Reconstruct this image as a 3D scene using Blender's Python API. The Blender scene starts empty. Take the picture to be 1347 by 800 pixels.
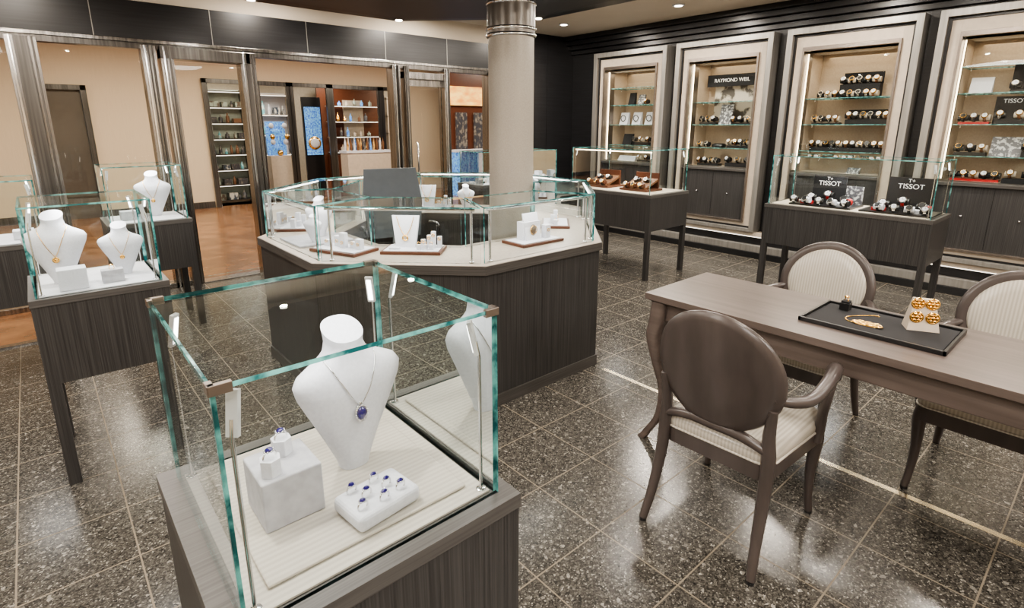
import bpy, math, random
from mathutils import Matrix, Vector
random.seed(7)
SC=bpy.context.scene
R=random.uniform
# ---------------------------------------------------------------- materials
def nodes(name):
    m=bpy.data.materials.new(name);m.use_nodes=True
    nt=m.node_tree;return m,nt,nt.nodes['Principled BSDF']
def pm(name,col,rough=.5,metal=0,col2=None,scale=(20,20,20),lo=.35,hi=.65,bump=0,emit=0,spec=.5,detail=4,coat=0,sheen=0):
    m,nt,b=nodes(name)
    b.inputs['Roughness'].default_value=rough;b.inputs['Metallic'].default_value=metal
    b.inputs['Specular IOR Level'].default_value=spec
    b.inputs['Coat Weight'].default_value=coat
    if sheen:b.inputs['Sheen Weight'].default_value=sheen
    if col2 is None: col2=tuple(c*.9 for c in col)
    tc=nt.nodes.new('ShaderNodeTexCoord');mp=nt.nodes.new('ShaderNodeMapping');mp.inputs['Scale'].default_value=scale
    nz=nt.nodes.new('ShaderNodeTexNoise');nz.inputs['Scale'].default_value=1;nz.inputs['Detail'].default_value=detail
    rp=nt.nodes.new('ShaderNodeValToRGB');e=rp.color_ramp.elements
    e[0].position=lo;e[0].color=(*col2,1);e[1].position=hi;e[1].color=(*col,1)
    L=nt.links.new
    L(tc.outputs['Object'],mp.inputs[0]);L(mp.outputs[0],nz.inputs['Vector']);L(nz.outputs[0],rp.inputs[0]);L(rp.outputs[0],b.inputs['Base Color'])
    if bump:
        bp=nt.nodes.new('ShaderNodeBump');bp.inputs['Strength'].default_value=bump;bp.inputs['Distance'].default_value=.002
        L(nz.outputs[0],bp.inputs['Height']);L(bp.outputs[0],b.inputs['Normal'])
    if emit:
        L(rp.outputs[0],b.inputs['Emission Color']);b.inputs['Emission Strength'].default_value=emit
    return m
def stripes(name,c1,c2,freq,axis='X',rough=.4,rot=0,bump=.2):
    m,nt,b=nodes(name);L=nt.links.new
    tc=nt.nodes.new('ShaderNodeTexCoord');mp=nt.nodes.new('ShaderNodeMapping');mp.inputs['Rotation'].default_value=(0,0,rot)
    w=nt.nodes.new('ShaderNodeTexWave');w.bands_direction=axis;w.inputs['Scale'].default_value=freq;w.inputs['Distortion'].default_value=.3
    rp=nt.nodes.new('ShaderNodeValToRGB');e=rp.color_ramp.elements;e[0].position=.2;e[1].position=.8;e[0].color=(*c2,1);e[1].color=(*c1,1)
    L(tc.outputs['Object'],mp.inputs[0]);L(mp.outputs[0],w.inputs['Vector']);L(w.outputs['Fac'],rp.inputs[0]);L(rp.outputs[0],b.inputs['Base Color'])
    bp=nt.nodes.new('ShaderNodeBump');bp.inputs['Strength'].default_value=bump;bp.inputs['Distance'].default_value=.001
    L(w.outputs['Fac'],bp.inputs['Height']);L(bp.outputs[0],b.inputs['Normal'])
    b.inputs['Roughness'].default_value=rough
    return m
TILE=.34
def floor_mat():
    m,nt,b=nodes('granite_tiles');L=nt.links.new;N=nt.nodes.new
    tc=N('ShaderNodeTexCoord')
    def vor(s):
        v=N('ShaderNodeTexVoronoi');v.inputs['Scale'].default_value=s;L(tc.outputs['Object'],v.inputs['Vector'])
        r=N('ShaderNodeSeparateColor');L(v.outputs['Color'],r.inputs[0]);return r.outputs[0]
    def ramp(src,els):
        rp=N('ShaderNodeValToRGB');rp.color_ramp.interpolation='LINEAR';e=rp.color_ramp.elements
        e[0].position=els[0][0];e[0].color=(*els[0][1],1);e[1].position=els[-1][0];e[1].color=(*els[-1][1],1)
        for p,c in els[1:-1]:
            k=e.new(p);k.color=(*c,1)
        L(src,rp.inputs[0]);return rp.outputs[0]
    a=ramp(vor(210),[(0,(.018,.017,.015)),(.45,(.046,.042,.036)),(.75,(.10,.092,.08)),(.94,(.17,.16,.14)),(1,(.50,.47,.41))])
    c=ramp(vor(85),[(0,(.014,.013,.012)),(.5,(.048,.044,.038)),(.85,(.085,.078,.068)),(.97,(.14,.13,.115)),(1,(.46,.43,.38))])
    mx=N('ShaderNodeMix');mx.data_type='RGBA';mx.inputs[0].default_value=.45;L(a,mx.inputs[6]);L(c,mx.inputs[7])
    mp=N('ShaderNodeMapping');mp.inputs['Location'].default_value=(.08,.10,0);L(tc.outputs['Object'],mp.inputs[0])
    br=N('ShaderNodeTexBrick');br.offset=0;br.squash=1
    for k,v in(('Scale',1),('Brick Width',TILE),('Row Height',TILE),('Mortar Size',.0028),('Mortar Smooth',.1)):br.inputs[k].default_value=v
    L(mp.outputs[0],br.inputs['Vector']);L(mx.outputs[2],br.inputs['Color1']);L(mx.outputs[2],br.inputs['Color2'])
    br.inputs['Mortar'].default_value=(.17,.14,.10,1)
    L(br.outputs['Color'],b.inputs['Base Color'])
    r2=N('ShaderNodeMapRange');L(br.outputs['Fac'],r2.inputs[0]);r2.inputs[3].default_value=.22;r2.inputs[4].default_value=.6
    L(r2.outputs[0],b.inputs['Roughness'])
    return m
def glass_mat(name='clear_glass',tint=(.955,.985,.975),k=.75):
    m=bpy.data.materials.new(name);m.use_nodes=True;nt=m.node_tree;nt.nodes.clear();N=nt.nodes.new;L=nt.links.new
    o=N('ShaderNodeOutputMaterial');t=N('ShaderNodeBsdfTransparent');t.inputs[0].default_value=(*tint,1)
    g=N('ShaderNodeBsdfGlossy');g.inputs['Roughness'].default_value=.01;g.inputs[0].default_value=(.95,1,1,1)
    mm=N('ShaderNodeMath');mm.operation='MULTIPLY';mm.inputs[1].default_value=k
    mx=N('ShaderNodeMixShader')
    lw=N('ShaderNodeLayerWeight');lw.inputs[0].default_value=.32
    L(lw.outputs['Fresnel'],mm.inputs[0]);L(mm.outputs[0],mx.inputs[0]);L(t.outputs[0],mx.inputs[1]);L(g.outputs[0],mx.inputs[2]);L(mx.outputs[0],o.inputs[0])
    return m
def emis(name,col,s):
    m,nt,b=nodes(name);b.inputs['Base Color'].default_value=(*col,1);b.inputs['Emission Color'].default_value=(*col,1);b.inputs['Emission Strength'].default_value=s;return m
WOOD=pm('dark_ribbed_wood',(.048,.046,.045),.42,col2=(.019,.018,.018),scale=(260,260,2.2),lo=.34,hi=.68,bump=.2,detail=3)
WOODH=pm('dark_wood_trim',(.075,.070,.066),.42,col2=(.035,.032,.030),scale=(3,3,220),lo=.3,hi=.7,bump=.15)
WOODX=pm('dark_wood_top_x',(.085,.081,.078),.4,col2=(.045,.042,.04),scale=(3,200,200),lo=.3,hi=.7)
TABW=pm('table_wood',(.125,.100,.090),.3,col2=(.080,.063,.056),scale=(40,2.2,40),lo=.3,hi=.7,bump=.05,detail=6)
CHW=pm('chair_wood',(.080,.066,.062),.3,col2=(.052,.043,.040),scale=(12,12,3),lo=.3,hi=.7)
PANEL=pm('black_wall_panel',(.016,.016,.018),.35,col2=(.010,.010,.011),scale=(2,2,60))
BLACK=pm('black_lacquer',(.012,.012,.013),.3)
BVEL=pm('black_velvet',(.010,.010,.012),.9,scale=(300,300,300))
STEEL=pm('brushed_steel',(.42,.40,.38),.22,1,col2=(.20,.19,.18),scale=(50,50,.8))
STEELD=pm('dark_steel',(.16,.15,.14),.3,.9,col2=(.09,.085,.08),scale=(50,50,.8))
CHROME=pm('chrome',(.78,.78,.78),.12,1)
CLIP=pm('bronze_clip',(.30,.26,.23),.3,.9)
SILV=pm('silver_moulding',(.34,.325,.305),.35,.6,col2=(.27,.26,.24),scale=(40,40,2))
CREAM=pm('cream_lacquer',(.50,.43,.35),.45)
CREAMF=stripes('cream_rib_fabric',(.47,.435,.39),(.41,.38,.34),26,'Y',.7,bump=.1)
OCTOP=pm('counter_top_laminate',(.36,.31,.26),.45,col2=(.30,.26,.22),scale=(60,60,60))
NICHE=pm('niche_fabric',(.43,.34,.255),.7,col2=(.38,.30,.23),scale=(60,60,60))
WHITE=pm('white_leatherette',(.60,.61,.66),.55,col2=(.55,.56,.61),scale=(150,150,150),bump=.1)
WFEL=pm('white_case_liner',(.60,.60,.64),.7)
GREYW=pm('pale_grey_suede',(.42,.42,.45),.75,col2=(.35,.35,.38),scale=(40,40,40),bump=.1)
EDGE=pm('glass_edge',(.20,.54,.52),.12,0,col2=(.008,.10,.11),scale=(22,22,22),lo=.42,hi=.60,spec=.8,emit=.04)  # faint emission put into the colour so the edges look lit
GLASS=glass_mat()
WGLASS=glass_mat('window_glass',(.93,.95,.94),.5)
GOLD=pm('gold',(.95,.62,.22),.2,1,col2=(.8,.48,.14),scale=(200,200,200))
SAPH=pm('sapphire',(.018,.006,.16),.06,0,col2=(.006,.003,.07),scale=(900,900,900),coat=1,spec=.8)
SATIN=stripes('satin_stripe',(.47,.435,.38),(.37,.345,.30),24,'Y',.27,bump=.1)
COL=pm('column_plaster',(.38,.345,.30),.45,.25,col2=(.33,.30,.26),scale=(150,150,150),bump=.1)
CEIL=pm('ceiling_paint',(.50,.44,.36),.7,col2=(.48,.42,.345),scale=(3,3,3))
SOFF=pm('soffit_dark',(.012,.012,.013),.4)
SOFL=pm('soffit_grey',(.035,.033,.033),.5)
TAN=pm('tan_wallpaper',(.66,.54,.40),.7,col2=(.61,.49,.36),scale=(300,300,4))
MIRRB=pm('brown_parquet',(.27,.13,.06),.22,0,col2=(.13,.058,.026),scale=(5,5,5),lo=.3,hi=.7,detail=8)
RED=pm('red_lacquer',(.4,.02,.02),.3)
BROWN=pm('walnut_tray',(.10,.035,.018),.3)
LEATH=pm('brown_leather',(.16,.07,.03),.5)
SCREEN=pm('printed_card',(.07,.07,.08),.4,col2=(.45,.45,.45),scale=(35,35,35),lo=.42,hi=.5)
BLUE=pm('blue_print',(.03,.10,.5),.4,col2=(.2,.5,.8),scale=(30,30,30),emit=.5)
WARMP=pm('warm_goods',(.75,.45,.15),.4,col2=(.2,.08,.03),scale=(14,14,14),emit=.1)
GOODS=pm('boxed_goods',(.65,.62,.56),.4,col2=(.05,.07,.10),scale=(18,18,9),lo=.45,hi=.55)
GREENG=pm('green_goods',(.35,.42,.36),.4,col2=(.10,.07,.05),scale=(16,16,10),lo=.42,hi=.58)
DKG=pm('dark_goods',(.05,.05,.06),.4,col2=(.25,.22,.18),scale=(20,20,12),lo=.35,hi=.5)
CYAN=pm('cyan_goods',(.15,.45,.5),.4,col2=(.6,.7,.7),scale=(20,20,12),lo=.42,hi=.5)
LED=emis('led_white',(1,.97,.92),9)
LEDW=emis('led_warm',(1,.80,.55),7)
LEDS=emis('led_soft',(1,.92,.8),2.5)
SPOT=emis('downlight_lens',(1,.9,.75),16)
PLAST=pm('lamp_head_white',(.62,.63,.65),.35)
TXT=pm('white_lettering',(.8,.8,.8),.5,emit=.3)
OFFB=pm('office_chair_mesh',(.07,.085,.10),.5)
RUBY=pm('orange_glow_panel',(.95,.62,.2),.5,col2=(.7,.3,.06),scale=(4,4,8),emit=.8)
# ---------------------------------------------------------------- mesh builder
def catmull(P,n=6):
    P=[Vector(p) for p in P];out=[]
    for i in range(len(P)-1):
        a=P[max(i-1,0)];b=P[i];c=P[i+1];d=P[min(i+2,len(P)-1)]
        for k in range(n):
            t=k/n
            out.append(.5*((2*b)+(-a+c)*t+(2*a-5*b+4*c-d)*t*t+(-a+3*b-3*c+d)*t**3))
    out.append(P[-1]);return out
def lerpl(vals,n):
    out=[]
    for i in range(len(vals)-1):
        for k in range(n):out.append(vals[i]+(vals[i+1]-vals[i])*k/n)
    out.append(vals[-1]);return out
class MB:
    def __init__(s):s.v=[];s.f=[];s.m=[];s.sm=[];s.mats=[];s.M=Matrix()
    def at(s,x=0,y=0,z=0,rz=0,rx=0,ry=0,sc=1):
        s.M=Matrix.Translation((x,y,z))@Matrix.Rotation(rz,4,'Z')@Matrix.Rotation(ry,4,'Y')@Matrix.Rotation(rx,4,'X')@Matrix.Scale(sc,4);return s
    def add(s,vs,fs,mat,sm=False):
        if mat not in s.mats:s.mats.append(mat)
        k=s.mats.index(mat);o=len(s.v)
        s.v+=[s.M@Vector(p) for p in vs]
        for f in fs:s.f.append(tuple(i+o for i in f));s.m.append(k);s.sm.append(sm)
    def box(s,x0,y0,z0,x1,y1,z1,mat):
        v=[(x,y,z) for z in(z0,z1) for y in(y0,y1) for x in(x0,x1)]
        s.add(v,[(0,2,3,1),(4,5,7,6),(0,1,5,4),(1,3,7,5),(3,2,6,7),(2,0,4,6)],mat)
    def slab(s,o,u,v,w,g,e):
        o,u,v,w=map(Vector,(o,u,v,w));p=[o,o+u,o+u+v,o+v,o+w,o+u+w,o+u+v+w,o+v+w]
        s.add(p,[(0,1,2,3)],g);s.add(p,[(0,1,5,4),(1,2,6,5),(2,3,7,6),(3,0,4,7)],e)
    def loft(s,rings,mat,sm=True,cap=True,closed=False):
        n=len(rings[0]);v=[p for r in rings for p in r];f=[];m=len(rings)
        for i in range(m if closed else m-1):
            j=(i+1)%m
            for k in range(n):f.append((i*n+k,i*n+(k+1)%n,j*n+(k+1)%n,j*n+k))
        s.add(v,f,mat,sm)
        if cap and not closed:
            s.add(rings[0],[tuple(range(n))[::-1]],mat);s.add(rings[-1],[tuple(range(n))],mat)
    def prism(s,poly,z0,z1,mat,sm=False):
        s.loft([[(x,y,z0) for x,y in poly],[(x,y,z1) for x,y in poly]],mat,sm)
    def lathe(s,c,prof,mat,seg=24,sm=True,sy=1):
        s.loft([[(c[0]+r*math.cos(2*math.pi*k/seg),c[1]+sy*r*math.sin(2*math.pi*k/seg),c[2]+z) for k in range(seg)] for r,z in prof],mat,sm)
    def cyl(s,x,y,z0,z1,r,mat,seg=16):s.lathe((x,y,0),[(r,z0),(r,z1)],mat,seg)
    def tube(s,pts,r,mat,seg=8,smooth=0,closed=False,flat=1,up=None):
        if not isinstance(r,(list,tuple)):r=[r]*len(pts)
        if smooth:r=lerpl(list(r),smooth);pts=catmull(pts,smooth)
        P=[Vector(p) for p in pts];rings=[];n=len(P)
        T0=(P[1]-P[0]).normalized();N=Vector(up) if up else (Vector((0,0,1)) if abs(T0.z)<.9 else Vector((1,0,0)))
        for i in range(n):
            if closed:T=(P[(i+1)%n]-P[i-1]).normalized()
            else:T=(P[min(i+1,n-1)]-P[max(i-1,0)]).normalized()
            N=(N-T*N.dot(T)).normalized();B=T.cross(N)
            rings.append([tuple(P[i]+(N*math.cos(2*math.pi*k/seg)*flat+B*math.sin(2*math.pi*k/seg))*r[i]) for k in range(seg)])
        s.loft(rings,mat,True,not closed,closed)
    def sphere(s,c,r,mat,seg=16,n=10,sm=True):
        if not isinstance(r,(list,tuple)):r=(r,r,r)
        s.loft([[(c[0]+r[0]*math.sin(t)*math.cos(2*math.pi*k/seg),c[1]+r[1]*math.sin(t)*math.sin(2*math.pi*k/seg),c[2]-r[2]*math.cos(t)) for k in range(seg)] for t in [max(.02,min(math.pi-.02,math.pi*i/n)) for i in range(n+1)]],mat,sm)
    def torus(s,c,R0,r,mat,ax='z',seg=20,ts=6):
        pts=[]
        for k in range(seg):
            a=2*math.pi*k/seg;p,q=R0*math.cos(a),R0*math.sin(a)
            pts.append({'z':(c[0]+p,c[1]+q,c[2]),'x':(c[0],c[1]+p,c[2]+q),'y':(c[0]+p,c[1],c[2]+q)}[ax])
        up={'z':(0,0,1),'x':(1,0,0),'y':(0,1,0)}[ax]
        s.tube(pts,r,mat,ts,closed=True,up=up)
    def obj(s,name,bevel=0,parent=None,seg=2):
        me=bpy.data.meshes.new(name)
        xs=[p.x for p in s.v];ys=[p.y for p in s.v];zs=[p.z for p in s.v]
        o0=Vector(((min(xs)+max(xs))/2,(min(ys)+max(ys))/2,min(zs)))
        me.from_pydata([tuple(p-o0) for p in s.v],[],s.f)
        for m in s.mats:me.materials.append(m)
        me.polygons.foreach_set('material_index',s.m);me.polygons.foreach_set('use_smooth',s.sm);me.update()
        o=bpy.data.objects.new(name,me);o.location=o0;SC.collection.objects.link(o)
        if bevel:
            b=o.modifiers.new('bevel','BEVEL');b.width=bevel;b.segments=seg;b.limit_method='ANGLE';b.angle_limit=math.radians(50)
        if parent:o.parent=parent;o.matrix_parent_inverse=Matrix.Translation(parent.location).inverted()
        return o
def text(body,size,loc,rz,mat,parent,name='lettering',rx=math.pi/2):
    cu=bpy.data.curves.new(name,'FONT');cu.body=body;cu.size=size;cu.extrude=.001;cu.align_x='CENTER';cu.align_y='CENTER'
    o=bpy.data.objects.new(name,cu);SC.collection.objects.link(o);cu.materials.append(mat)
    o.rotation_euler=(rx,0,rz);o.location=loc
    if parent:o.parent=parent;o.matrix_parent_inverse=Matrix.Translation(parent.location).inverted()
    return o
def area(name,loc,size,power,col=(1,.93,.84),rot=(0,0,0),size_y=None,shape='DISK',spread=None):
    l=bpy.data.lights.new(name,'AREA');l.energy=power;l.color=col;l.size=size;l.shape=shape
    if size_y:l.shape='RECTANGLE';l.size_y=size_y
    if spread:l.spread=spread
    o=bpy.data.objects.new(name,l);o.location=loc;o.rotation_euler=rot;SC.collection.objects.link(o);return o
# ---------------------------------------------------------------- camera
H=1.52
cd=bpy.data.cameras.new('camera');cam=bpy.data.objects.new('camera',cd);SC.collection.objects.link(cam);SC.camera=cam
cd.sensor_width=36;cd.sensor_fit='HORIZONTAL';cd.lens=715/1347*36;cd.clip_start=.02
cd.shift_y=-(400-342)/1347
cam.location=(0,0,H);th=math.atan(.2475)
cam.rotation_euler=(math.pi/2-th,0,-math.radians(41))
# ---------------------------------------------------------------- room shell
CZ=2.78
b=MB();b.box(-3.5,-3.5,-.05,7.2,5.95,0,floor_mat());b.obj('floor')
b=MB();b.box(-8,5.95,-.05,16,12,0,MIRRB);b.obj('floor_corridor')
b=MB();b.box(-3.5,5.06,.0,.12,5.9,.004,MIRRB);b.box(-3.5,5.0,.0,.16,5.06,.012,STEEL);b.box(.12,5.06,.0,.16,5.9,.012,STEEL);b.obj('floor_parquet_inset')
b=MB();b.box(-3.5,-3.5,CZ,7.2,6.1,CZ+.05,CEIL);b.obj('ceiling')
b=MB();b.box(-8,6.1,3.0,16,12,3.05,CEIL);b.obj('ceiling_corridor')
b=MB();b.box(-3.5,-3.6,0,7.2,-3.5,CZ,TAN);b.obj('wall_front')
b=MB();b.box(-3.6,-3.5,0,-3.5,6.1,CZ,TAN);b.obj('wall_left')
YC=[4.80,3.47,2.13,.82,-.50,-1.82]
ed=[6.1]
for y in YC:
    ed+= [y+.60,y-.60]
ed+=[-3.5]
for i in range(0,len(ed),2):
    b=MB();b.box(6.4,ed[i+1],0,6.5,ed[i],CZ,PANEL)
    if i>0:b.box(6.375,ed[i+1]+.02,.32,6.4,ed[i]-.02,2.5,PANEL)
    b.obj('wall_right',.002)
for y in YC:
    b=MB();b.box(6.4,y-.6,0,6.5,y+.6,.30,PANEL);b.obj('wall_right')
    b=MB();b.box(6.4,y-.6,2.5,6.5,y+.6,CZ,PANEL);b.obj('wall_right')
b=MB();b.box(6.85,-3.5,.0,6.9,6.1,CZ,PANEL);b.obj('wall_right_outer')
b=MB()
b.box(6.30,-3.5,2.60,6.4,6.1,2.66,BLACK);b.box(6.24,-3.5,2.66,6.4,6.1,2.72,BLACK);b.box(6.18,-3.5,2.72,6.4,6.1,CZ,BLACK);b.box(6.36,-3.5,2.54,6.4,6.1,2.60,BLACK)
b.obj('trim_cornice',.006)
b=MB()
b.box(6.22,-3.5,0,6.4,6.0,.07,BLACK);b.box(6.24,-3.5,.07,6.4,6.0,.15,SILV);b.box(6.30,-3.5,.15,6.4,6.0,.25,PANEL);b.box(6.26,-3.5,.25,6.4,6.0,.295,CREAM)
b.box(6.27,-3.5,.240,6.285,6.0,.25,LEDS)
b.obj('baseboard_right',.003)
# back wall
b=MB()
b.box(4.82,5.95,0,6.5,6.1,CZ,PANEL)
for x in(5.30,5.85):b.box(x-.004,5.945,0,x+.004,5.95,CZ,BLACK)
b.box(-3.5,5.95,2.25,4.82,6.1,2.56,PANEL);b.box(-3.5,5.97,2.56,4.82,6.1,CZ,CEIL)
for x in(-1.2,-.35,.55,1.45,2.35,3.25,4.1):b.box(x-.003,5.946,2.25,x+.003,5.95,2.56,SILV)
b.box(-3.5,5.95,0,-2.4,6.1,2.25,PANEL)
b.obj('wall_back')
b=MB();b.box(-3.5,5.93,2.22,4.82,6.03,2.25,STEEL);b.box(-3.5,5.94,2.17,4.82,6.03,2.22,STEELD)
for x0,x1 in((-2.4,-2.25),(-1.4,-1.2),(-.02,.17),(.86,.97),(1.0,1.10),(1.66,1.80),(3.30,3.40),(3.46,3.52),(4.02,4.10),(4.72,4.82)):
    b.box(x0,5.90,0,x1,6.05,2.20,STEEL);b.box(x0+.02,5.88,0,x0+.035,5.9,2.20,CHROME);b.box(x1-.035,5.88,0,x1-.02,5.9,2.20,STEELD);b.box(x0+.05,5.89,0,x1-.05,5.9,2.20,STEELD)
b.box(1.0,5.89,2.10,1.8,6.05,2.20,STEELD);b.box(3.46,5.92,2.06,4.1,6.05,2.14,STEEL)
b.box(.16,5.9,0,1.0,6.05,.05,STEEL);b.box(-3.5,5.9,0,.16,6.05,.05,STEEL);b.box(1.0,5.9,0,4.82,6.05,.012,STEEL)
b.obj('trim_storefront',.004)
def pane(name,x0,x1,z0,z1,y=5.98):
    b=MB();b.slab((x0,y,z0),(x1-x0,0,0),(0,0,z1-z0),(0,.01,0),WGLASS,EDGE);return b.obj(name)
pane('window_1',-1.2,-.02,.05,2.18);pane('window_2',.17,.86,.05,2.18);pane('window_3',1.10,1.66,.05,2.08)
b=MB();b.slab((3.52,5.98,.05),(.5,0,0),(0,0,2.0),(0,.01,0),WGLASS,EDGE)
for z in(.012,1.98):b.box(3.52,5.96,z,4.02,6.0,z+.08,STEEL)
b.tube([(3.60,5.93,.9),(3.60,5.90,.92),(3.60,5.90,1.3),(3.60,5.93,1.32)],.012,CHROME);b.obj('door_1',.002)
# corridor far wall with shop openings
b=MB();FY=11.5
b.box(-8,FY,0,.15,FY+.1,3,TAN);b.box(.15,FY,2.15,.8,FY+.1,3,TAN);b.box(.8,FY,0,2.55,FY+.1,3,TAN);b.box(2.55,FY,2.35,6.6,FY+.1,3,TAN);b.box(6.6,FY,0,16,FY+.1,3,TAN)
b.box(3.35,FY,0,3.48,FY+.1,2.35,TAN)
b.obj('wall_corridor')
b=MB()
for x0,x1,zt in((.10,.80,2.15),(2.55,3.38,2.35),(3.46,4.06,2.35),(4.10,4.88,2.35),(4.93,6.05,2.35),(6.1,6.6,2.35)):
    b.box(x0-.03,FY-.06,0,x0+.05,FY-.001,zt,STEELD);b.box(x1-.05,FY-.06,0,x1+.03,FY-.001,zt,STEELD);b.box(x0-.03,FY-.06,zt-.08,x1+.03,FY-.001,zt,STEELD)
    b.box(x0+.05,FY-.05,0,x0+.06,FY-.001,zt-.08,CHROME)
b.box(-8,FY-.02,0,.05,FY-.001,.12,STEELD);b.box(.85,FY-.02,0,2.5,FY-.001,.12,STEELD)
b.obj('trim_corridor_frames',.004)
b=MB();b.box(.17,FY+.02,0,.75,FY+.05,2.1,pm('grey_door',(.16,.14,.12),.25,.5));b.obj('door_2')
for nm,bx in(('wall_shop_back',(2.55,13.2,0,8.5,13.3,3)),('wall_shop_right',(8.5,11.6,0,8.6,13.2,3)),('wall_shop_left',(2.45,11.6,0,2.55,13.3,3)),('ceiling_shop',(2.55,11.6,2.6,8.5,13.2,2.65)),('floor_shop',(2.55,11.6,-.04,8.5,13.2,0))):
    b=MB();b.box(*bx,MIRRB if 'floor' in nm else(CEIL if 'ceil' in nm else pm('shop_wall_paint',(.42,.37,.29),.6)));b.obj(nm)
def shelving(name,x0,x1,y,rows,goods,back=WHITE,fr=CREAM):
    b=MB();b.box(x0,y+.28,.05,x1,y+.3,2.2,back)
    for x in(x0,x1-.03):b.box(x,y,0,x+.03,y+.3,2.2,fr)
    for i in range(rows+1):
        z=.05+i*2.1/rows;b.box(x0,y,z,x1,y+.3,z+.02,fr)
        if i==rows:break
        b.box(x0+.03,y+.02,z+2.1/rows-.012,x1-.03,y+.03,z+2.1/rows,LEDS)
        x=x0+.05
        while x<x1-.12:
            if random.random()<.4:
                w=R(.10,.2);h=R(.3,.5)*(2.1/rows-.03);b.box(x,y+.05,z+.02,min(x+w,x1-.04),y+.2,z+.02+h,random.choice(goods))
            else:
                w=R(.05,.09);h=R(.35,.75)*(2.1/rows-.03);b.lathe((x+w/2,y+.12,z+.02),[(w*.5,0),(w*.5,h*.65),(w*.2,h*.75),(w*.2,h)],random.choice(goods),10)
            x+=w+R(.02,.07)
    return b.obj(name)
shelving('product_shelves',2.65,3.35,11.9,7,[GREENG,GOODS,CYAN,DKG,DKG,LEATH],pm('shelf_back',(.36,.40,.34),.5),STEELD)
shelving('product_shelves',3.5,4.5,12.6,5,[GOODS,WHITE,CREAM,GREENG,CYAN])
shelving('product_shelves',6.9,8.3,12.7,5,[GOODS,BLUE,WHITE,DKG])
b=MB();b.box(5.15,12.75,0,6.7,12.8,2.4,BROWN);b.box(5.75,12.72,1.0,6.25,12.75,2.1,CREAM)
for z in(.9,1.25,1.6,1.95):
    b.box(5.3,12.45,z,6.55,12.7,z+.015,GREENG);b.box(5.3,12.46,z-.01,6.55,12.47,z,LEDS);x=5.35
    while x<6.4:
        w=R(.06,.1);h=R(.1,.22);b.lathe((x+w/2,12.58,z+.015),[(w*.45,0),(w*.5,h*.6),(w*.15,h*.75),(w*.15,h)],random.choice([GOLD,GREENG,CREAM,DKG,LEATH,BLUE]),10);x+=w+R(.05,.16)
b.box(5.3,12.4,0,6.5,12.7,.85,BROWN);b.obj('liquor_shelf')
b=MB();b.box(4.45,11.85,0,4.85,11.9,2.1,BLACK)
b.box(4.48,11.83,.9,4.82,11.85,1.9,BLUE);b.sphere((4.65,11.82,1.15),(.14,.03,.14),GOLD);b.sphere((4.65,11.80,1.15),(.1,.03,.1),WHITE);b.obj('poster_stand')
b=MB();b.box(3.75,11.95,0,4.2,12.25,.9,CREAM)
for k in range(12):b.sphere((3.8+R(0,.35),12.05,.96+.11*(k%6)),(.05,.05,.06),[GOLD,BLUE,WHITE][k%3])
b.box(3.78,12.2,.9,4.17,12.24,1.6,BLUE);b.obj('perfume_stand')
b=MB();b.box(5.0,11.0,0,6.0,11.35,.95,CREAM);b.box(4.98,10.98,.95,6.02,11.37,1.0,WHITE)
for k in range(24):b.lathe((5.06+(k%12)*.075,11.1+.12*(k//12),1.0),[(.02,0),(.025,.08+R(0,.12)),(.008,.22),(.008,.26)],random.choice([WARMP,WHITE,BLUE,DKG,LEATH]),10)
b.obj('fragrance_counter')
b=MB();b.box(6.9,10.2,0,9.2,10.3,2.9,BROWN);b.box(7.0,10.15,1.95,9.1,10.2,2.35,RUBY)
for x in(7.2,7.7,8.2,8.7):b.box(x,10.16,.3,x+.3,10.2,1.8,DKG)
b.box(7.0,9.9,0,9.1,10.1,.95,BLUE);b.box(6.98,9.88,.95,9.12,10.12,1.0,WHITE)
b.obj('lit_wall_panel')
# ---------------------------------------------------------------- ceiling soffit + lights
OC=(2.12,3.22)
def octa(ap,c=OC):
    s=ap*math.tan(math.pi/8);return [(c[0]+x,c[1]+y) for x,y in((-s,-ap),(s,-ap),(ap,-s),(ap,s),(s,ap),(-s,ap),(-ap,s),(-ap,-s))]
b=MB();b.prism(octa(1.80),2.56,CZ-.001,SOFF);b.prism(octa(1.68),2.48,2.57,SOFF);b.prism(octa(1.45),2.455,2.49,SOFL)
for x,y in octa(1.56):
    b.lathe((x,y,2.465),[(.045,0),(.045,.02)],CHROME,20);b.lathe((x,y,2.46),[(.03,0),(.03,.01)],SPOT,16)
b.obj('ceiling_soffit',.006)
DL=[(5.4,5.2),(4.6,4.3),(5.5,3.6),(4.6,2.6),(5.5,2.0),(4.3,1.2),(5.4,.4),(.1,5.0),(3.5,5.45),(1.9,5.4),(-.1,3.4),(.1,1.6),(2.9,.4),(1.3,.1),(-1.4,4.2),(-1.4,2),(4.2,-.8),(2.3,-1.4),(0,-1.2)]
b=MB()
for x,y in DL:
    b.lathe((x,y,CZ-.012),[(.065,0),(.065,.011)],WHITE,24);b.lathe((x,y,CZ-.016),[(.04,0),(.04,.006)],SPOT,20)
b.obj('recessed_downlights')
for i,(x,y) in enumerate(DL):
    area('downlight',(x,y,CZ-.03),.14,30,(1,.90,.78))
for x,y,e in[(-.6,-.9,80),(2.6,-2.2,80),(5.3,-2.2,60),(-2.4,2.4,80),(-2.2,-1.8,50)]:
    area('ceiling_fill_light',(x,y,CZ-.04),1.0,e,(1,.95,.89),shape='SQUARE')  # added fill lights out of frame, no panels built for them
for x,y in((5.0,4.7),(5.1,3.2),(5.1,1.4),(3.6,4.9)):area('downlight',(x,y,CZ-.03),.3,14,(1,.92,.82))  # extra fill added over the right side, without fixtures
for x,y in octa(1.56):
    area('soffit_light',(x,y,2.45),.06,7,(1,.93,.84))
for x in(-2.5,1,3.5,6,9):
    area('corridor_light',(x,9,2.95),1.2,120,(1,.88,.72),shape='SQUARE')
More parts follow.
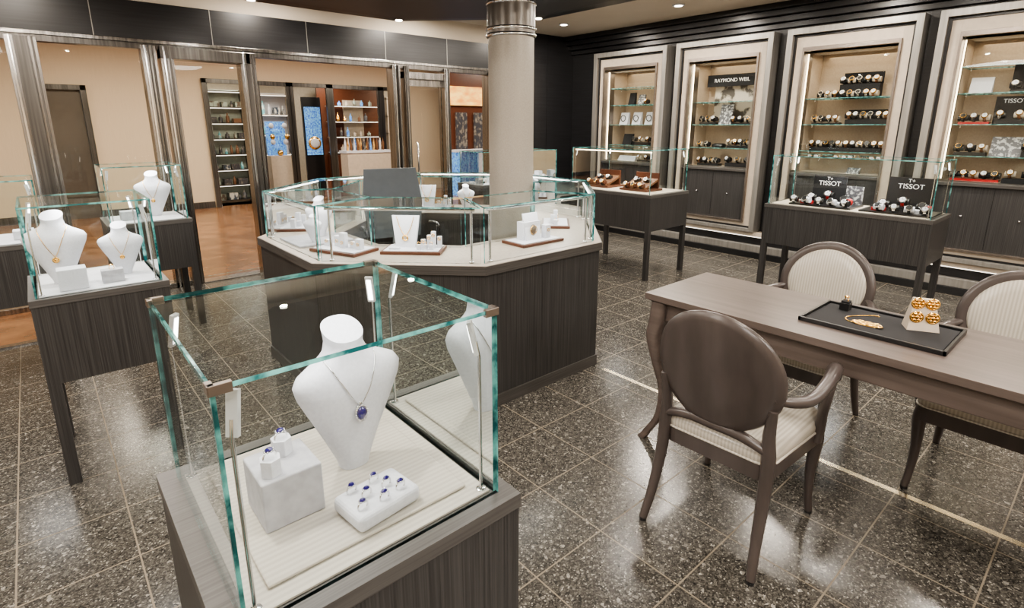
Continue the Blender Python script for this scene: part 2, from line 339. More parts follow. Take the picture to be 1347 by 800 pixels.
for x in(3.2,5.2,7.5):area('shop_light',(x,12.1,2.55),.8,38,(1,.92,.8),shape='SQUARE')
# column
b=MB();cx,cy=2.60,3.0
b.lathe((cx,cy,0),[(.158,0),(.158,2.10)],COL,40);b.lathe((cx,cy,0),[(.165,2.10),(.165,2.454)],pm('column_band',(.16,.145,.13),.3,.5),40)
for z in(2.10,2.14,2.30):b.lathe((cx,cy,z),[(.168,0),(.172,.005),(.172,.015),(.168,.02)],CHROME,40)
b.lathe((cx,cy,0),[(.17,0),(.17,.1)],STEEL,40)
b.obj('column')
# ---------------------------------------------------------------- props
BS=[(0,.105,.09,0),(.04,.11,.10,0),(.25,.20,.115,-.01),(.5,.315,.125,-.03),(.62,.37,.13,-.035),(.70,.385,.12,-.03),(.755,.345,.115,-.015),(.80,.24,.115,0),(.85,.15,.115,.01),(.92,.125,.115,.015),(1,.135,.12,.02)]
def bsurf(t):
    for i in range(len(BS)-1):
        if BS[i+1][0]>=t:
            a,c=BS[i],BS[i+1];k=(t-a[0])/(c[0]-a[0]);return [a[j]+(c[j]-a[j])*k for j in range(1,4)]
    return BS[-1][1:]
def bust(b,x,y,z,h,rz=0,mat=WHITE,chain=GOLD,pend=None,drop=.42):
    b.at(x,y,z,rz);rings=[]
    for i in range(37):
        t=i/36;w,d,yo=bsurf(t);r=[]
        for k in range(28):
            a=2*math.pi*k/28;ca,sa=math.cos(a),math.sin(a);e=.8
            zz=t*h+(t>.86)*(.06*h*(t-.86)/.14)*sa
            r.append((w*h*math.copysign(abs(ca)**e,ca),yo*h+d*h*math.copysign(abs(sa)**.95,sa),zz))
        rings.append(r)
    b.loft(rings,mat)
    if chain:
        pts=[]
        for i in range(61):
            s=i/30-1;t=drop+(.87-drop)*abs(s)**1.0;w,d,yo=bsurf(t);xx=math.copysign(.19*h*abs(s)**.8,s) if s else 0
            xx=max(-w*h*.95,min(w*h*.95,xx));q=abs(xx)/(w*h)
            yy=yo*h-d*h*(1-q**2.5)**.475-.0018;pts.append((xx,yy,t*h))
        b.tube(pts,.0042*h,chain,5)
        w,d,yo=bsurf(drop-.05);py=yo*h-d*h-.004;pz=(drop-.05)*h
        if pend is None:
            b.torus((0,py,pz),.032*h,.013*h,chain,'y');b.sphere((0,py,pz),(.024*h,.01*h,.024*h),chain)
        else:
            b.sphere((0,py,pz+.066*h),(.013*h,.008*h,.018*h),CHROME,8,6)
            b.sphere((0,py,pz),(.046*h,.008*h,.060*h),CHROME);b.sphere((0,py-.003,pz),(.034*h,.018*h,.047*h),pend,12,8,False)
            for k in range(20):
                a=k*math.pi/10;b.sphere((.042*h*math.cos(a),py-.004,pz+.055*h*math.sin(a)),.0062*h,CHROME,6,4)
    b.at()
def ring(b,x,y,z,r,rz=0,gem=SAPH,metal=CHROME):
    b.at(x,y,z,rz);b.torus((0,0,r*.75),r,r*.15,metal,'y',18,6)
    b.sphere((0,0,r*1.85),(r*.62,r*.5,r*.36),gem,10,6,False)
    for k in range(8):b.sphere((.68*r*math.cos(k*.785),.56*r*math.sin(k*.785),r*1.75),r*.16,metal,6,4)
    b.at()
def watch(b,x,y,z,rz,s=1,strap=BVEL,case=CHROME,dial=WHITE,cush=CREAM):
    b.at(x,y,z,rz,sc=s)
    b.tube([(-.03,0,.03),(.03,0,.03)],.022,cush,10)
    b.tube([(0,.027*math.cos(a),.03+.027*math.sin(a)) for a in[i*math.pi/8 for i in range(16)]],.010,strap,6,closed=True,flat=.3,up=(0,1,0))
    M0=b.M.copy()
    b.M=M0@Matrix.Translation((0,-.026,.045))@Matrix.Rotation(math.radians(60),4,'X')
    b.lathe((0,0,0),[(.019,-.004),(.021,0),(.021,.005),(.018,.008)],case,18);b.lathe((0,0,.0082),[(.016,0),(.015,.001)],dial,16)
    b.box(-.001,-.001,.009,.001,.012,.0095,BLACK);b.box(-.001,-.001,.009,.009,.001,.0095,BLACK)
    b.at()
# ---------------------------------------------------------------- floor standing display cases
def case(name,x0,y0,x1,y1,zb,zt,za=.47,liner=CREAMF,t=.007,lights=2.0,rods=True,clips=False,inset=.028):
    b=MB()
    b.box(x0,y0,za,x1,y1,zb-.03,WOOD)
    b.box(x0-.003,y0-.003,zb-.03,x1+.003,y1+.003,zb,WOODX)
    for x in(x0,x1-.045):
        for y in(y0,y1-.045):b.box(x,y,0,x+.045,y+.045,za+.001,WOOD)
    gx0,gy0,gx1,gy1=x0+inset,y0+inset,x1-inset,y1-inset
    b.box(gx0+.012,gy0+.012,zb,gx1-.012,gy1-.012,zb+.004,liner)
    hz=zt-zb-t
    b.slab((gx0,gy0,zb),(gx1-gx0,0,0),(0,0,hz),(0,t,0),GLASS,EDGE)
    b.slab((gx0,gy1,zb),(gx1-gx0,0,0),(0,0,hz),(0,-t,0),GLASS,EDGE)
    b.slab((gx0,gy0+t,zb),(0,gy1-gy0-2*t,0),(0,0,hz),(t,0,0),GLASS,EDGE)
    b.slab((gx1,gy0+t,zb),(0,gy1-gy0-2*t,0),(0,0,hz),(-t,0,0),GLASS,EDGE)
    b.slab((gx0,gy0,zt),(gx1-gx0,0,0),(0,gy1-gy0,0),(0,0,-t),GLASS,EDGE)
    if clips:
        for x,sx in((gx0,1),(gx1,-1)):
            for y,sy in((gy0,1),(gy1,-1)):
                b.box(min(x-sx*.002,x+sx*.026),min(y-sy*.003,y+sy*.006),zt-.012,max(x-sx*.002,x+sx*.026),max(y-sy*.003,y+sy*.006),zt+.002,CLIP)
                b.box(min(x-sx*.003,x+sx*.006),min(y-sy*.002,y+sy*.018),zt-.012,max(x-sx*.003,x+sx*.006),max(y-sy*.002,y+sy*.018),zt+.002,CLIP)
    if rods:
        for x,sx in((gx0+.022,1),(gx1-.022,-1)):
            for y,sy in((gy0+.025,1),(gy1-.025,-1)):
                zt2=zt-.095
                b.lathe((x,y,zb),[(.010,0),(.010,.006),(.0035,.008)],CHROME,12)
                b.tube([(x,y,zb),(x,y,zt2),(x+sx*.004,y+sy*.004,zt2+.03)],.0032,CHROME,8)
                M=Matrix.Translation((x+sx*.007,y+sy*.007,zt2+.035))@Matrix.Rotation(math.atan2(sy,sx),4,'Z')@Matrix.Rotation(math.radians(12),4,'Y')
                b.M=M;b.box(-.004,-.0085,-.030,.004,.0085,.034,PLAST);b.box(.004,-.005,-.024,.0055,.005,.028,LED);b.at()
    o=b.obj(name,.0012)
    if lights:
        l=area('case_led',((x0+x1)/2,(y0+y1)/2,zt-.02),min(x1-x0,y1-y0)*.5,lights,(1,.97,.95),shape='SQUARE');l.parent=o;l.matrix_parent_inverse=Matrix.Translation(o.location).inverted()
    return o
case('glass_display_case',.09,.67,.60,1.185,.84,1.21,clips=True,lights=1.1,t=.007)
b=MB()
b.box(.165,.745,.8445,.53,1.12,.851,CREAMF);b.obj('display_liner_board',.003)
b=MB();bust(b,.400,.955,.8515,.288,math.radians(3),WHITE,CHROME,SAPH,.50);b.obj('necklace_bust')
b=MB();b.box(.198,.855,.8515,.300,.960,.945,GREYW);b.obj('suede_block',.003,seg=3)
for x,y,r in((.223,.880,.3),(.258,.930,.5)):
    b=MB();b.at(x,y,.9455,r);b.prism([(.018*math.cos(k*math.pi/3),.018*math.sin(k*math.pi/3)) for k in range(6)],0,.030,WHITE);b.at()
    ring(b,x,y,.968,.012,.3);b.obj('ring_stand',.002)
b=MB();b.at(.374,.800,.8515,.12)
b.box(-.064,-.046,0,.064,.046,.031,WHITE)
b.at();b.obj('ring_tray',.011,seg=4)
b=MB()
for i,(dx,dy) in enumerate(((-.040,-.024),(.0,-.026),(.036,-.018),(-.02,.002),(.02,.005),(-.036,.028),(.008,.03))):
    ring(b,.374+dx,.798+dy,.880,.0098,.2)
b.obj('sapphire_rings')
# left cases
case('glass_display_case',-.10,2.81,.38,3.32,.84,1.21,liner=WFEL,lights=1.9,inset=.02)
b=MB();bust(b,.02,3.05,.845,.30,-.25,WHITE,GOLD);b.obj('necklace_bust')
b=MB();bust(b,.25,3.06,.845,.23,-.2,WHITE,GOLD);b.obj('necklace_bust')
b=MB();b.box(.0,2.87,.845,.10,2.95,.935,WHITE);b.obj('white_block',.003)
b=MB();b.box(.15,2.91,.845,.23,2.96,.90,GREYW);ring(b,.19,2.935,.90,.010,.2,GOLD,GOLD);b.obj('white_block',.003)
case('glass_display_case',.32,4.65,.84,5.15,.84,1.24,liner=WFEL,lights=2.2,inset=.02)
b=MB();bust(b,.66,4.95,.845,.32,-.3,WHITE,GOLD);b.obj('necklace_bust')
b=MB();b.box(.42,4.8,.845,.52,4.9,.91,GREYW);b.obj('white_block',.003)
case('glass_display_case',-.52,4.25,.0,4.75,.84,1.21,liner=WFEL,lights=2.2,inset=.02)
b=MB();bust(b,-.3,4.5,.845,.26,-.4,WHITE,GOLD);b.obj('necklace_bust')
b=MB();b.box(-.16,4.4,.845,-.06,4.5,.90,WHITE);b.obj('white_block',.003)
# far cases
case('glass_display_case',3.9,5.0,5.15,5.5,.84,1.22,liner=WFEL,lights=6,inset=.02,rods=False)
b=MB()
for k in range(8):
    b.box(4.0+k*.14,5.2,.845,4.07+k*.14,5.28,.9+.04*(k%3),WHITE);watch(b,4.035+k*.14,5.15,.845,-.6,1,BVEL)
b.obj('watch_stands')
case('glass_display_case',4.45,3.08,5.12,4.15,.86,1.29,za=.50,liner=CREAM,lights=4.5,inset=.02)
b=MB()
b.box(4.485,3.12,1.262,4.497,4.10,1.272,LEDW)
b.obj('case_light_rail')
case('glass_display_case',4.84,.93,5.36,2.15,.85,1.27,za=.50,liner=CREAM,lights=4.5,inset=.02)
for cy_ in(3.92,3.42):
    b=MB();b.at(4.76,cy_,.8645,math.radians(-90))
    b.box(-.17,-.14,0,.17,.14,.022,BROWN)
    for k in range(9):b.tube([(-.14,-.11+k*.026,.026+k*.010),(.14,-.11+k*.026,.026+k*.010)],.013,LEATH,8)
    b.at()
    for k in range(3):watch(b,4.64,cy_-.09+k*.09,.89,math.radians(-90),1.1,LEATH if k%2 else BVEL,GOLD,BLACK if k%2 else WHITE,BROWN)
    for k in range(2):watch(b,4.78,cy_-.06+k*.12,.93,math.radians(-90),1.1,BVEL,CHROME,WHITE,BLACK)
    b.box(4.86,cy_-.14,.887,4.88,cy_+.14,1.04,BROWN)
    b.obj('watch_display_tray',.002)
for cy_,n in((1.74,5),(1.2,4)):
    b=MB();b.box(4.92,cy_-.24,.8545,5.24,cy_+.24,.868,BLACK)
    yb0,yb1=(cy_-.17,cy_+.13) if n==4 else (cy_-.10,cy_+.16)
    b.box(5.2,yb0,.868,5.215,yb1,1.12 if n==4 else 1.09,BVEL)
    if n==5:b.box(5.19,cy_-.24,.868,5.2,cy_-.11,1.02,SCREEN)
    b.box(4.98,cy_-.2,.868,5.05,cy_-.08,.895,WHITE);b.box(4.98,cy_+.08,.868,5.03,cy_+.17,.89,RED)
    for k in range(n):
        watch(b,4.95,cy_-.19+k*.1,.868,math.radians(-90)+R(-.2,.2),1.1,BVEL if k%2 else CHROME,CHROME,BLACK if k%2 else WHITE,BLACK if k%2==0 else WHITE)
    for k in range(3):watch(b,5.1,cy_-.14+k*.13,.868+.03*(k%2),math.radians(-90),1.3,RED if k==1 else BVEL,CHROME,WHITE if k else BLACK,BLACK)
    b.sphere((5.06,cy_-.19,.90),(.022,.022,.03),RED)
    o=b.obj('watch_display_tray',.002)
    text('TISSOT',.055,(5.198,(yb0+yb1)/2,1.05 if n==4 else 1.03),-math.pi/2,TXT,o)
    text('T+',.04,(5.198,(yb0+yb1)/2,1.095 if n==4 else 1.07),-math.pi/2,TXT,o)
# ---------------------------------------------------------------- octagonal counter
oc=MB();O=octa(1.09);OI=octa(.62);ZT=.82
def ringprism(b,ro,ri,z0,z1,mat):
    for i in range(8):
        j=(i+1)%8;p=[ro[i],ro[j],ri[j],ri[i]];b.prism(p,z0,z1,mat)
ringprism(oc,O,OI,.0,ZT-.05,WOOD)
ringprism(oc,octa(1.105),octa(.61),ZT-.05,ZT-.002,WOODH)
ringprism(oc,octa(1.10),octa(.615),ZT-.002,ZT,OCTOP)
ringprism(oc,octa(1.10),octa(1.085),0,.07,WOODH)
G0=octa(1.055);G1=octa(.66);ZG=1.115
for i in range(8):
    j=(i+1)%8;A=Vector((*G0[i],ZT));B=Vector((*G0[j],ZT));d=(B-A).normalized();n=Vector((-d.y,d.x,0))
    A2=Vector((*G1[i],ZT));B2=Vector((*G1[j],ZT));g=.012
    hz=Vector((0,0,ZG-ZT-.007))
    a=A+d*g;c=B-d*g;a2=A2+d*g;c2=B2-d*g
    oc.slab(a,c-a,hz,n*.007,GLASS,EDGE)
    top=[a,c,c2,a2];tp=[p+Vector((0,0,ZG-ZT)) for p in top];bt=[p-Vector((0,0,.007)) for p in tp]
    oc.add(tp,[(0,1,2,3)],GLASS);oc.add(tp+bt,[(0,1,5,4),(1,2,6,5),(2,3,7,6),(3,0,4,7)],EDGE)
    oc.slab(a2,c2-a2,hz,-n*.007,GLASS,EDGE)
    up=Vector((0,0,ZG-ZT-.016))
    oc.tube([a+n*.016+up+d*.03,c+n*.016+up-d*.03],.0075,CHROME,8)
    oc.tube([a+n*.03+up+d*.06,c+n*.03+up-d*.06],.0045,LED,6)
    for p in(a+d*.05+n*.02,c-d*.05+n*.02):
        oc.tube([p,p+up],.007,CHROME,8);oc.lathe(tuple(p),[(.014,0),(.014,.008),(.007,.01)],CHROME,12)
    m=(a+c+a2+c2)/4
    l=area('counter_led',tuple(m+Vector((0,0,ZG-ZT-.02))),.6,2.6,(1,.95,.88),(0,0,math.atan2(d.y,d.x)),size_y=.15)
oc.obj('octagonal_glass_counter',.0015)
def tray(x,y,rz,kind):
    b=MB();b.at(x,y,ZT+.001,rz);b.box(-.17,-.10,0,.17,.10,.016,BROWN);b.box(-.155,-.085,.016,.155,.085,.02,WHITE);M0=b.M.copy()
    def P(px,py,pz=.02):
        return tuple(M0@Vector((px,py,pz)))
    b.at()
    if kind==0:
        p=P(-.05,.02);b.at(*p,rz);b.loft([[(-.055,-.02,0),(.055,-.02,0),(.055,.02,0),(-.055,.02,0)],[(-.08,.01,.18),(.08,.01,.18),(.08,.022,.18),(-.08,.022,.18)]],WHITE,False)
        b.tube(catmull([(-.05,-.0,.175),(-.03,-.006,.11),(0,-.014,.07),(.03,-.006,.11),(.05,-.0,.175)],8),.0022,GOLD,5);b.torus((0,-.018,.055),.014,.005,GOLD,'y');b.at()
        for k,h in enumerate((.05,.07,.095,.065)):
            p=P(.055+.03*k,.0+.02*(k%2));b.at(*p,rz);b.box(-.012,-.012,0,.012,.012,h,WHITE);b.torus((0,-.014,h*.8),.008,.0025,GOLD,'y',12,5);b.at()
        p=P(-.10,-.05);b.at(*p,rz);b.box(-.03,-.012,0,.03,.012,.012,WHITE);b.at()
        for k in range(3):
            p=P(.04+.035*k,-.05);b.at(*p,rz);b.box(-.012,-.010,0,.012,.010,.03,WHITE);b.torus((0,0,.036),.008,.002,GOLD,'y',12,5);b.at()
    elif kind==1:
        p=P(-.02,.0);b.at(*p,rz);b.box(-.07,-.01,0,.07,.05,.11,WHITE);b.loft([[(-.06,-.03,0),(.06,-.03,0),(.06,-.01,0),(-.06,-.01,0)],[(-.06,.01,.16),(.06,.01,.16),(.06,.02,.16),(-.06,.02,.16)]],WHITE,False);b.sphere((0,-.02,.06),(.022,.014,.035),GREENG);b.torus((0,-.026,.06),.026,.003,GOLD,'y');b.at()
        p=P(.09,-.02);b.at(*p,rz);b.box(-.02,-.02,0,.02,.02,.08,WHITE);b.torus((0,-.022,.05),.009,.002,GOLD,'y');b.at()
    else:
        for k in range(5):
            p=P(-.12+.06*k,.02*(k%2));b.at(*p,rz);b.box(-.02,-.015,0,.02,.015,.035+.025*(k%3),WHITE);b.torus((0,-.017,.03),.008,.002,GOLD,'y',12,5);b.at()
    b.obj('jewellery_tray',.0015)
tray(1.57,2.66,-math.pi/4,0);tray(2.26,2.40,0,1);tray(2.80,2.74,math.pi/4,2)
b=MB();b.box(1.10,3.16,ZT+.001,1.44,3.5,ZT+.012,GREYW);b.obj('display_liner_board',.002)
b=MB();bust(b,1.32,3.38,ZT+.013,.24,-.9,WHITE,None);b.obj('necklace_bust')
b=MB();bust(b,1.22,3.24,ZT+.013,.16,-.9,WHITE,None);b.obj('necklace_bust')
tray(1.27,2.93,-1.2,2)
tray(2.55,3.98,math.pi/4*3+math.pi,0);tray(1.35,3.85,-2.2,2)
b=MB();bust(b,2.76,3.78,ZT+.001,.2,math.radians(-20),WHITE,GOLD);b.obj('necklace_bust')
# staff chair inside the counter
b=MB();b.at(1.98,3.50,0,math.radians(-15))
for k in range(5):
    a=k*2*math.pi/5;b.tube([(0,0,.09),(.26*math.cos(a),.26*math.sin(a),.06)],[.022,.014],CHROME,8);b.sphere((.26*math.cos(a),.26*math.sin(a),.03),.03,BLACK,10,6)
b.cyl(0,0,.08,.52,.025,CHROME);b.box(-.23,-.22,.52,.23,.24,.60,OFFB)
b.loft([[(-.20,.22,.68),(.20,.22,.68),(.20,.26,.68),(-.20,.26,.68)],[(-.23,.25,.95),(.23,.25,.95),(.23,.29,.95),(-.23,.29,.95)],[(-.20,.29,1.20),(.20,.29,1.20),(.20,.32,1.20),(-.20,.32,1.20)]],OFFB,False)
b.tube([(0,.1,.53),(0,.30,.6),(0,.29,.8)],.02,CHROME,8)
for sx in(-1,1):b.tube([(sx*.22,.1,.56),(sx*.27,.1,.6),(sx*.27,.0,.78),(sx*.27,.2,.78)],.016,BLACK,8,smooth=4)
b.at();b.obj('office_chair',.01,seg=3)
# ---------------------------------------------------------------- wall showcases
WT=[(BVEL,CHROME,WHITE),(CHROME,CHROME,BLACK),(LEATH,GOLD,WHITE),(BVEL,GOLD,BLACK),(CHROME,GOLD,WHITE)]
for ci,yc in enumerate(YC):
    b=MB()
    def rim(h0,h1,z0,z1,z2,z3,x,mat):
        b.box(x,yc-h0,z0,6.5,yc-h1,z3,mat);b.box(x,yc+h1,z0,6.5,yc+h0,z3,mat);b.box(x,yc-h1,z2,6.5,yc+h1,z3,mat)
        b.box(x,yc-h1,z0,6.5,yc+h1,z1,mat)
    rim(.598,.54,.30,.34,2.44,2.5,6.23,SILV)
    rim(.54,.515,.34,.36,2.415,2.44,6.28,BLACK)
    rim(.515,.44,.36,.40,2.31,2.415,6.29,CREAM)
    rim(.44,.42,.40,.42,2.27,2.31,6.26,CLIP)
    b.box(6.30,yc-.42,.42,6.5,yc+.42,.99,WOOD);b.box(6.27,yc-.42,.99,6.5,yc+.42,1.02,WOODH);b.box(6.297,yc-.0015,.44,6.30,yc+.0015,.98,BLACK)
    for s_ in(-.2,.2):b.sphere((6.29,yc+s_,.72),.010,CHROME,10,6)
    b.box(6.78,yc-.42,1.02,6.8,yc+.42,2.27,NICHE);b.box(6.5,yc-.44,1.0,6.8,yc-.42,2.3,NICHE);b.box(6.5,yc+.42,1.0,6.8,yc+.44,2.3,NICHE)
    b.box(6.5,yc-.44,1.0,6.8,yc+.44,1.02,CREAM);b.box(6.3,yc-.44,2.27,6.8,yc+.44,2.31,CREAM)
    b.box(6.36,yc-.415,1.04,6.372,yc-.405,2.25,LEDW);b.box(6.36,yc+.405,1.04,6.372,yc+.415,2.25,LEDW)
    for z in(1.25,1.53,1.80,2.03)[:3 if ci in(1,2) else 4]:
        b.slab((6.42,yc-.415,z),(.34,0,0),(0,.83,0),(0,0,-.006),GLASS,EDGE)
        for yy in(yc-.38,yc+.38):b.cyl(6.6,yy,z-.03,z-.006,.006,CHROME,8)
    b.slab((6.33,yc-.42,1.02),(0,.84,0),(0,0,1.25),(.006,0,0),GLASS,EDGE)
    o=b.obj('recessed_showcase',.0025)
    area('showcase_light',(6.55,yc,2.24),.7,4.6,(1,.84,.62),(0,0,0),size_y=.7)
    b=MB()
    def wrow(z,y0,y1,n,x=6.56,h=0,st=BLACK):
        if h:b.box(x-.04,min(y0,y1)-.03,z,x+.06,max(y0,y1)+.03,z+h,st)
        for k in range(n):
            w=WT[(k*2+ci)%5];watch(b,x-.02,y0+(y1-y0)*k/max(1,n-1),z+h+.0005,math.radians(-90)+R(-.15,.15),1.25,w[0],w[1],w[2],[BLACK,BVEL,CREAM][(k+ci)%3])
    def stand(z,y,w,h,mat=WHITE,x=6.6):
        b.at(x,y,z,-math.pi/2);b.loft([[(-w/2,-.05,0),(w/2,-.05,0),(w/2,.02,0),(-w/2,.02,0)],[(-w/2,.0,h),(w/2,.0,h),(w/2,.02,h),(-w/2,.02,h)]],mat,False);b.at()
    tx=[]
    if ci==0:
        stand(1.80,yc+.16,.10,.17,BVEL);stand(1.8,yc,.10,.14,SCREEN);wrow(1.80,yc-.28,yc-.12,2)
        for k in range(3):stand(1.53,yc+.28-.22*k,.14,.17,WHITE);b.torus((6.55,yc+.28-.22*k,1.62),.04,.006,BLACK,'x')
        stand(1.25,yc+.2,.16,.15,BVEL);wrow(1.25,yc-.3,yc+.05,4,h=.04)
        stand(1.02,yc+.2,.3,.07,WHITE);wrow(1.02,yc-.3,yc-.05,3,h=.02)
    if ci==1:
        b.box(6.62,yc-.30,1.99,6.64,yc+.36,2.13,BVEL);b.box(6.60,yc-.37,1.9,6.61,yc-.27,2.22,SCREEN);b.box(6.72,yc-.2,1.6,6.74,yc+.3,2.1,pm('picture_print',(.55,.5,.42),.5,col2=(.08,.07,.06),scale=(7,7,7),lo=.42,hi=.5));tx=[('RAYMOND WEIL',.06,(6.618,yc+.04,2.06))]
        stand(1.53,yc+.05,.16,.24,SCREEN);wrow(1.53,yc+.34,yc+.18,3,h=.03);wrow(1.53,yc-.34,yc-.08,4,h=.02)
        wrow(1.25,yc-.34,yc-.05,5,h=.03);b.lathe((6.6,yc+.12,1.25),[(.08,0),(.09,.03),(.06,.05)],BLACK,20);wrow(1.25,yc+.25,yc+.35,2)
        wrow(1.02,yc+.1,yc+.33,4,h=.03);wrow(1.02,yc-.3,yc-.05,3,h=.05,st=BVEL)
    if ci==2 or ci==5:
        b.box(6.6,yc-.22,1.80,6.70,yc+.15,1.94,BVEL);wrow(1.80,yc-.20,yc+.30,8);wrow(1.94,yc-.18,yc+.12,5,x=6.65);b.box(6.70,yc-.22,1.94,6.71,yc+.15,2.06,BVEL)
        wrow(1.53,yc+.12,yc+.33,4,h=.02);wrow(1.53,yc-.34,yc+.0,6,h=.05,x=6.56);b.box(6.66,yc-.32,1.53,6.68,yc+.05,1.68,BVEL)
        wrow(1.25,yc-.34,yc+.32,11,h=.035);b.box(6.50,yc-.34,1.25,6.53,yc+.34,1.29,BVEL);b.box(6.62,yc-.3,1.25,6.66,yc+.3,1.35,BVEL)
        stand(1.02,yc-.1,.12,.06,SCREEN)
    if ci==3 or ci==4:
        stand(1.80,yc+.28,.16,.14,WHITE);b.box(6.6,yc-.14,1.80,6.66,yc+.08,2.04,BVEL);wrow(1.8,yc-.34,yc-.2,3,h=.02);wrow(1.8,yc-.1,yc+.04,2,x=6.54,h=.02)
        b.box(6.6,yc-.10,1.53,6.62,yc+.16,1.77,BVEL);b.box(6.56,yc-.36,1.53,6.64,yc-.22,1.66,BVEL);wrow(1.53,yc+.36,yc+.2,3,h=.02,st=RED);wrow(1.53,yc-.3,yc+.1,4,h=.04,st=BVEL,x=6.52);tx=[('TISSOT',.05,(6.598,yc+.03,1.73))]
        stand(1.25,yc+.02,.22,.17,SCREEN);wrow(1.25,yc+.35,yc+.18,3,h=.03);wrow(1.25,yc-.34,yc-.12,4,h=.05,st=BVEL)
        wrow(1.02,yc+.05,yc+.35,5,h=.02,st=RED);b.box(6.5,yc-.3,1.02,6.62,yc,1.06,BVEL);wrow(1.06,yc-.27,yc-.05,3)
    o=b.obj('watch_assortment')
    for t_,s_,l_ in tx:text(t_,s_,l_,-math.pi/2,TXT,o)
# ---------------------------------------------------------------- consultation table
b=MB();x0,x1,y0,y1=2.07,2.62,-.85,1.43
b.prism([(x0,y0),(x1,y0),(x1,y1),(x0,y1)],.732,.76,TABW)
b.box(x0+.012,y0+.012,.722,x1-.012,y1-.012,.732,TABW)
b.box(x0+.05,y0+.05,.63,x1-.05,y0+.075,.722,TABW);b.box(x0+.05,y1-.075,.63,x1-.05,y1-.05,.722,TABW)
b.box(x0+.045,y0+.06,.63,x0+.07,y1-.06,.722,TABW);b.box(x1-.07,y0+.06,.63,x1-.045,y1-.06,.722,TABW)
for xx,sx in((x0+.05,-1),(x1-.05,1)):
    for yy,sy in((y0+.06,-1),(y1-.06,1)):
        P=[];W=[]
        for z,o,w in((.722,0,.036),(.62,.006,.036),(.54,.014,.032),(.42,.0,.025),(.28,-.022,.020),(.14,-.015,.017),(.05,.012,.017),(0,.03,.020)):P.append((z,o));W.append(w)
        rings=[]
        pts=catmull([(xx+sx*o*.5,yy+sy*o*1.6,z) for z,o in P],5);ws=lerpl(W,5)
        for p,w in zip(pts,ws):
            rings.append([(p.x+w*cx_,p.y+w*cy_,p.z) for cx_,cy_ in((-1,-.7),(-.7,-1),(.7,-1),(1,-.7),(1,.7),(.7,1),(-.7,1),(-1,.7))])
        b.loft(rings[::-1],TABW)
b.obj('consultation_table',.006,seg=3)
b=MB();b.box(2.23,.33,.7605,2.54,.80,.766,BLACK);b.box(2.24,.34,.766,2.53,.79,.769,BVEL)
for a in((2.225,.325,2.235,.805),(2.535,.325,2.545,.805),(2.225,.325,2.545,.335),(2.225,.795,2.545,.805)):b.box(a[0],a[1],.7605,a[2],a[3],.777,BLACK)
b.obj('black_velvet_tray',.0015)
b=MB();b.box(2.46,.70,.7695,2.50,.735,.80,BLACK);b.box(2.463,.703,.8,2.497,.732,.808,BVEL);ring(b,2.48,.717,.80,.014,.7,GOLD,GOLD);b.obj('ring_box',.002)
b=MB()
pts=[]
for i in range(30):
    a=i/29*math.pi*1.25-.3;pts.append((2.40+.08*math.cos(a),.60+.07*math.sin(a)-.02*math.sin(a*2),.771))
b.tube(pts,.0024,GOLD,5)
for k in range(7):b.torus((2.335+.014*(k%2),.555+.013*k,.774),.011,.0042,GOLD,'z',12,5)
b.obj('gold_necklace')
b=MB();b.at(2.45,.45,.7695,math.radians(-62),sc=1.15)
b.loft([[(-.045,-.03,0),(.045,-.03,0),(.045,.03,0),(-.045,.03,0)],[(-.03,.0,.10),(.03,.0,.10),(.03,.02,.10),(-.03,.02,.10)]],CREAM,False)
for px,pz in((-.02,.088),(.02,.088),(-.022,.045),(.022,.045)):
    py=-.03+.03*pz/.1-.006
    b.sphere((px,py,pz),(.007,.006,.007),GOLD)
    b.torus((px,py,pz),.017,.0035,GOLD,'y',16,6)
    for k in range(6):
        a=k*math.pi/3;b.sphere((px+.011*math.cos(a),py-.002,pz+.011*math.sin(a)),(.0055,.004,.0055),GOLD,8,6)
b.at();b.obj('gold_earring_stand',.001)
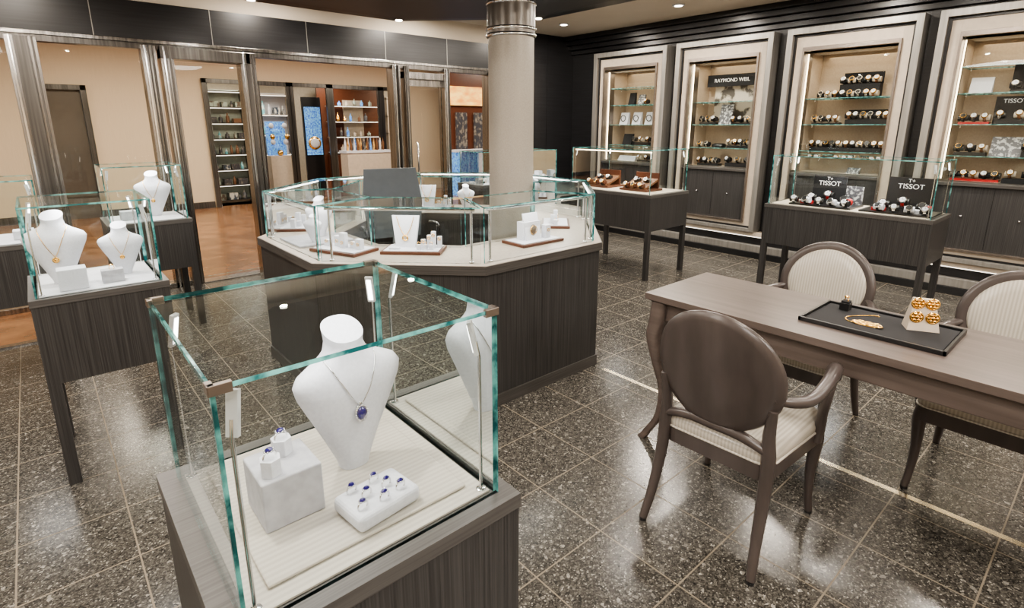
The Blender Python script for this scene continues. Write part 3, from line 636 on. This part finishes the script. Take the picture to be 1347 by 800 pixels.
# ---------------------------------------------------------------- chairs (local: faces +X)
def chair(x,y,rz):
    b=MB();b.at(x,y,0,rz)
    def ro(w0,w1,d0,d1):
        pts=[];cs=[(d1,-w1),(d1,w1),(d0,w0),(d0,-w0)];r=.05
        for i in range(4):
            p=Vector(cs[i]);a=Vector(cs[i-1]);c=Vector(cs[(i+1)%4]);u=(a-p).normalized();v=(c-p).normalized()
            for k in range(5):
                t=k/4;q=(p+u*r)*(1-t)**2+p*2*t*(1-t)+(p+v*r)*t*t;pts.append((q.x,q.y))
        return pts
    base=ro(.20,.235,.0,.46)
    b.prism(base,.335,.395,CHW)
    cxm=.23
    rings=[]
    for z,s in((.394,.97),(.402,1.0),(.425,1.012),(.442,.985),(.455,.91),(.463,.76),(.467,.5),(.469,.2)):
        rings.append([(cxm+(px-cxm)*s,py*s,z) for px,py in base])
    b.loft(rings,SATIN)
    b.tube([(cxm+(px-cxm)*1.005,py*1.005,.40) for px,py in base],.005,SATIN,6,closed=True)
    for s in(-1,1):
        b.tube([(.425,s*.205,.39),(.432,s*.212,.33),(.425,s*.208,.2),(.43,s*.212,.08),(.44,s*.218,.01)],[.026,.026,.019,.015,.014],CHW,10,smooth=4)
        b.tube([(-.085,s*.215,.01),(-.05,s*.205,.12),(-.012,s*.198,.28),(.0,s*.195,.42),(-.008,s*.19,.52),(-.022,s*.200,.62)],[.015,.018,.022,.024,.021,.014],CHW,10,smooth=4)
        b.cyl(.44,s*.218,0,.012,.014,BLACK,10);b.cyl(-.085,s*.215,0,.012,.014,BLACK,10)
        b.tube([(-.025,s*.195,.66),(.03,s*.235,.645),(.12,s*.265,.635),(.24,s*.272,.655),(.33,s*.265,.675),(.365,s*.258,.665)],[.013,.018,.021,.023,.026,.020],CHW,10,smooth=5)
        b.tube([(.325,s*.262,.66),(.30,s*.262,.58),(.325,s*.248,.50),(.36,s*.235,.42),(.365,s*.228,.36)],[.020,.017,.017,.020,.02],CHW,10,smooth=5)
    zc,rzv,ry_=.700,.222,.232
    def bp(t,k,off):
        yy=ry_*k*math.sin(t);zz=rzv*k*math.cos(t)
        lean=-.018-(zz+rzv)*.14;curv=.035*(yy/ry_)**2
        return (lean+curv+off,yy,zc+zz)
    n=48
    rear=[[bp(2*math.pi*i/n,k,o) for i in range(n)] for k,o in((.05,-.020),(.5,-.020),(.85,-.018),(.97,-.012),(1.0,0),(.98,.012),(.90,.016),(.80,.014))]
    b.loft(rear,CHW,cap=True)
    pad=[[bp(2*math.pi*i/n,k,o) for i in range(n)] for k,o in((.82,.010),(.82,.018),(.78,.026),(.6,.034),(.3,.038),(.04,.039))]
    b.loft(pad,SATIN,cap=True)
    b.tube([(-.005,-.19,.455),(-.015,-.10,.485),(-.018,0,.49),(-.015,.10,.485),(-.005,.19,.455)],[.016,.02,.022,.02,.016],CHW,8,smooth=4)
    b.at();return b.obj('upholstered_armchair')
chair(1.70,.845,math.radians(2))
chair(3.06,1.0,math.pi)
chair(3.06,.215,math.pi)
b=MB();b.box(2.545,-3.4,.0,2.575,2.05,.0015,pm('brass_reflection',(.9,.8,.6),.25,1));b.obj('floor_reflection_strip')  # shiny metal strip added to stand in for a light reflection on the floor
w=bpy.data.worlds.new('world');SC.world=w;w.use_nodes=True;w.node_tree.nodes['Background'].inputs[0].default_value=(.8,.85,.9,1);w.node_tree.nodes['Background'].inputs[1].default_value=.15
try:
    SC.cycles.transparent_max_bounces=32
    SC.view_settings.look='AgX - Medium High Contrast'
except Exception:pass
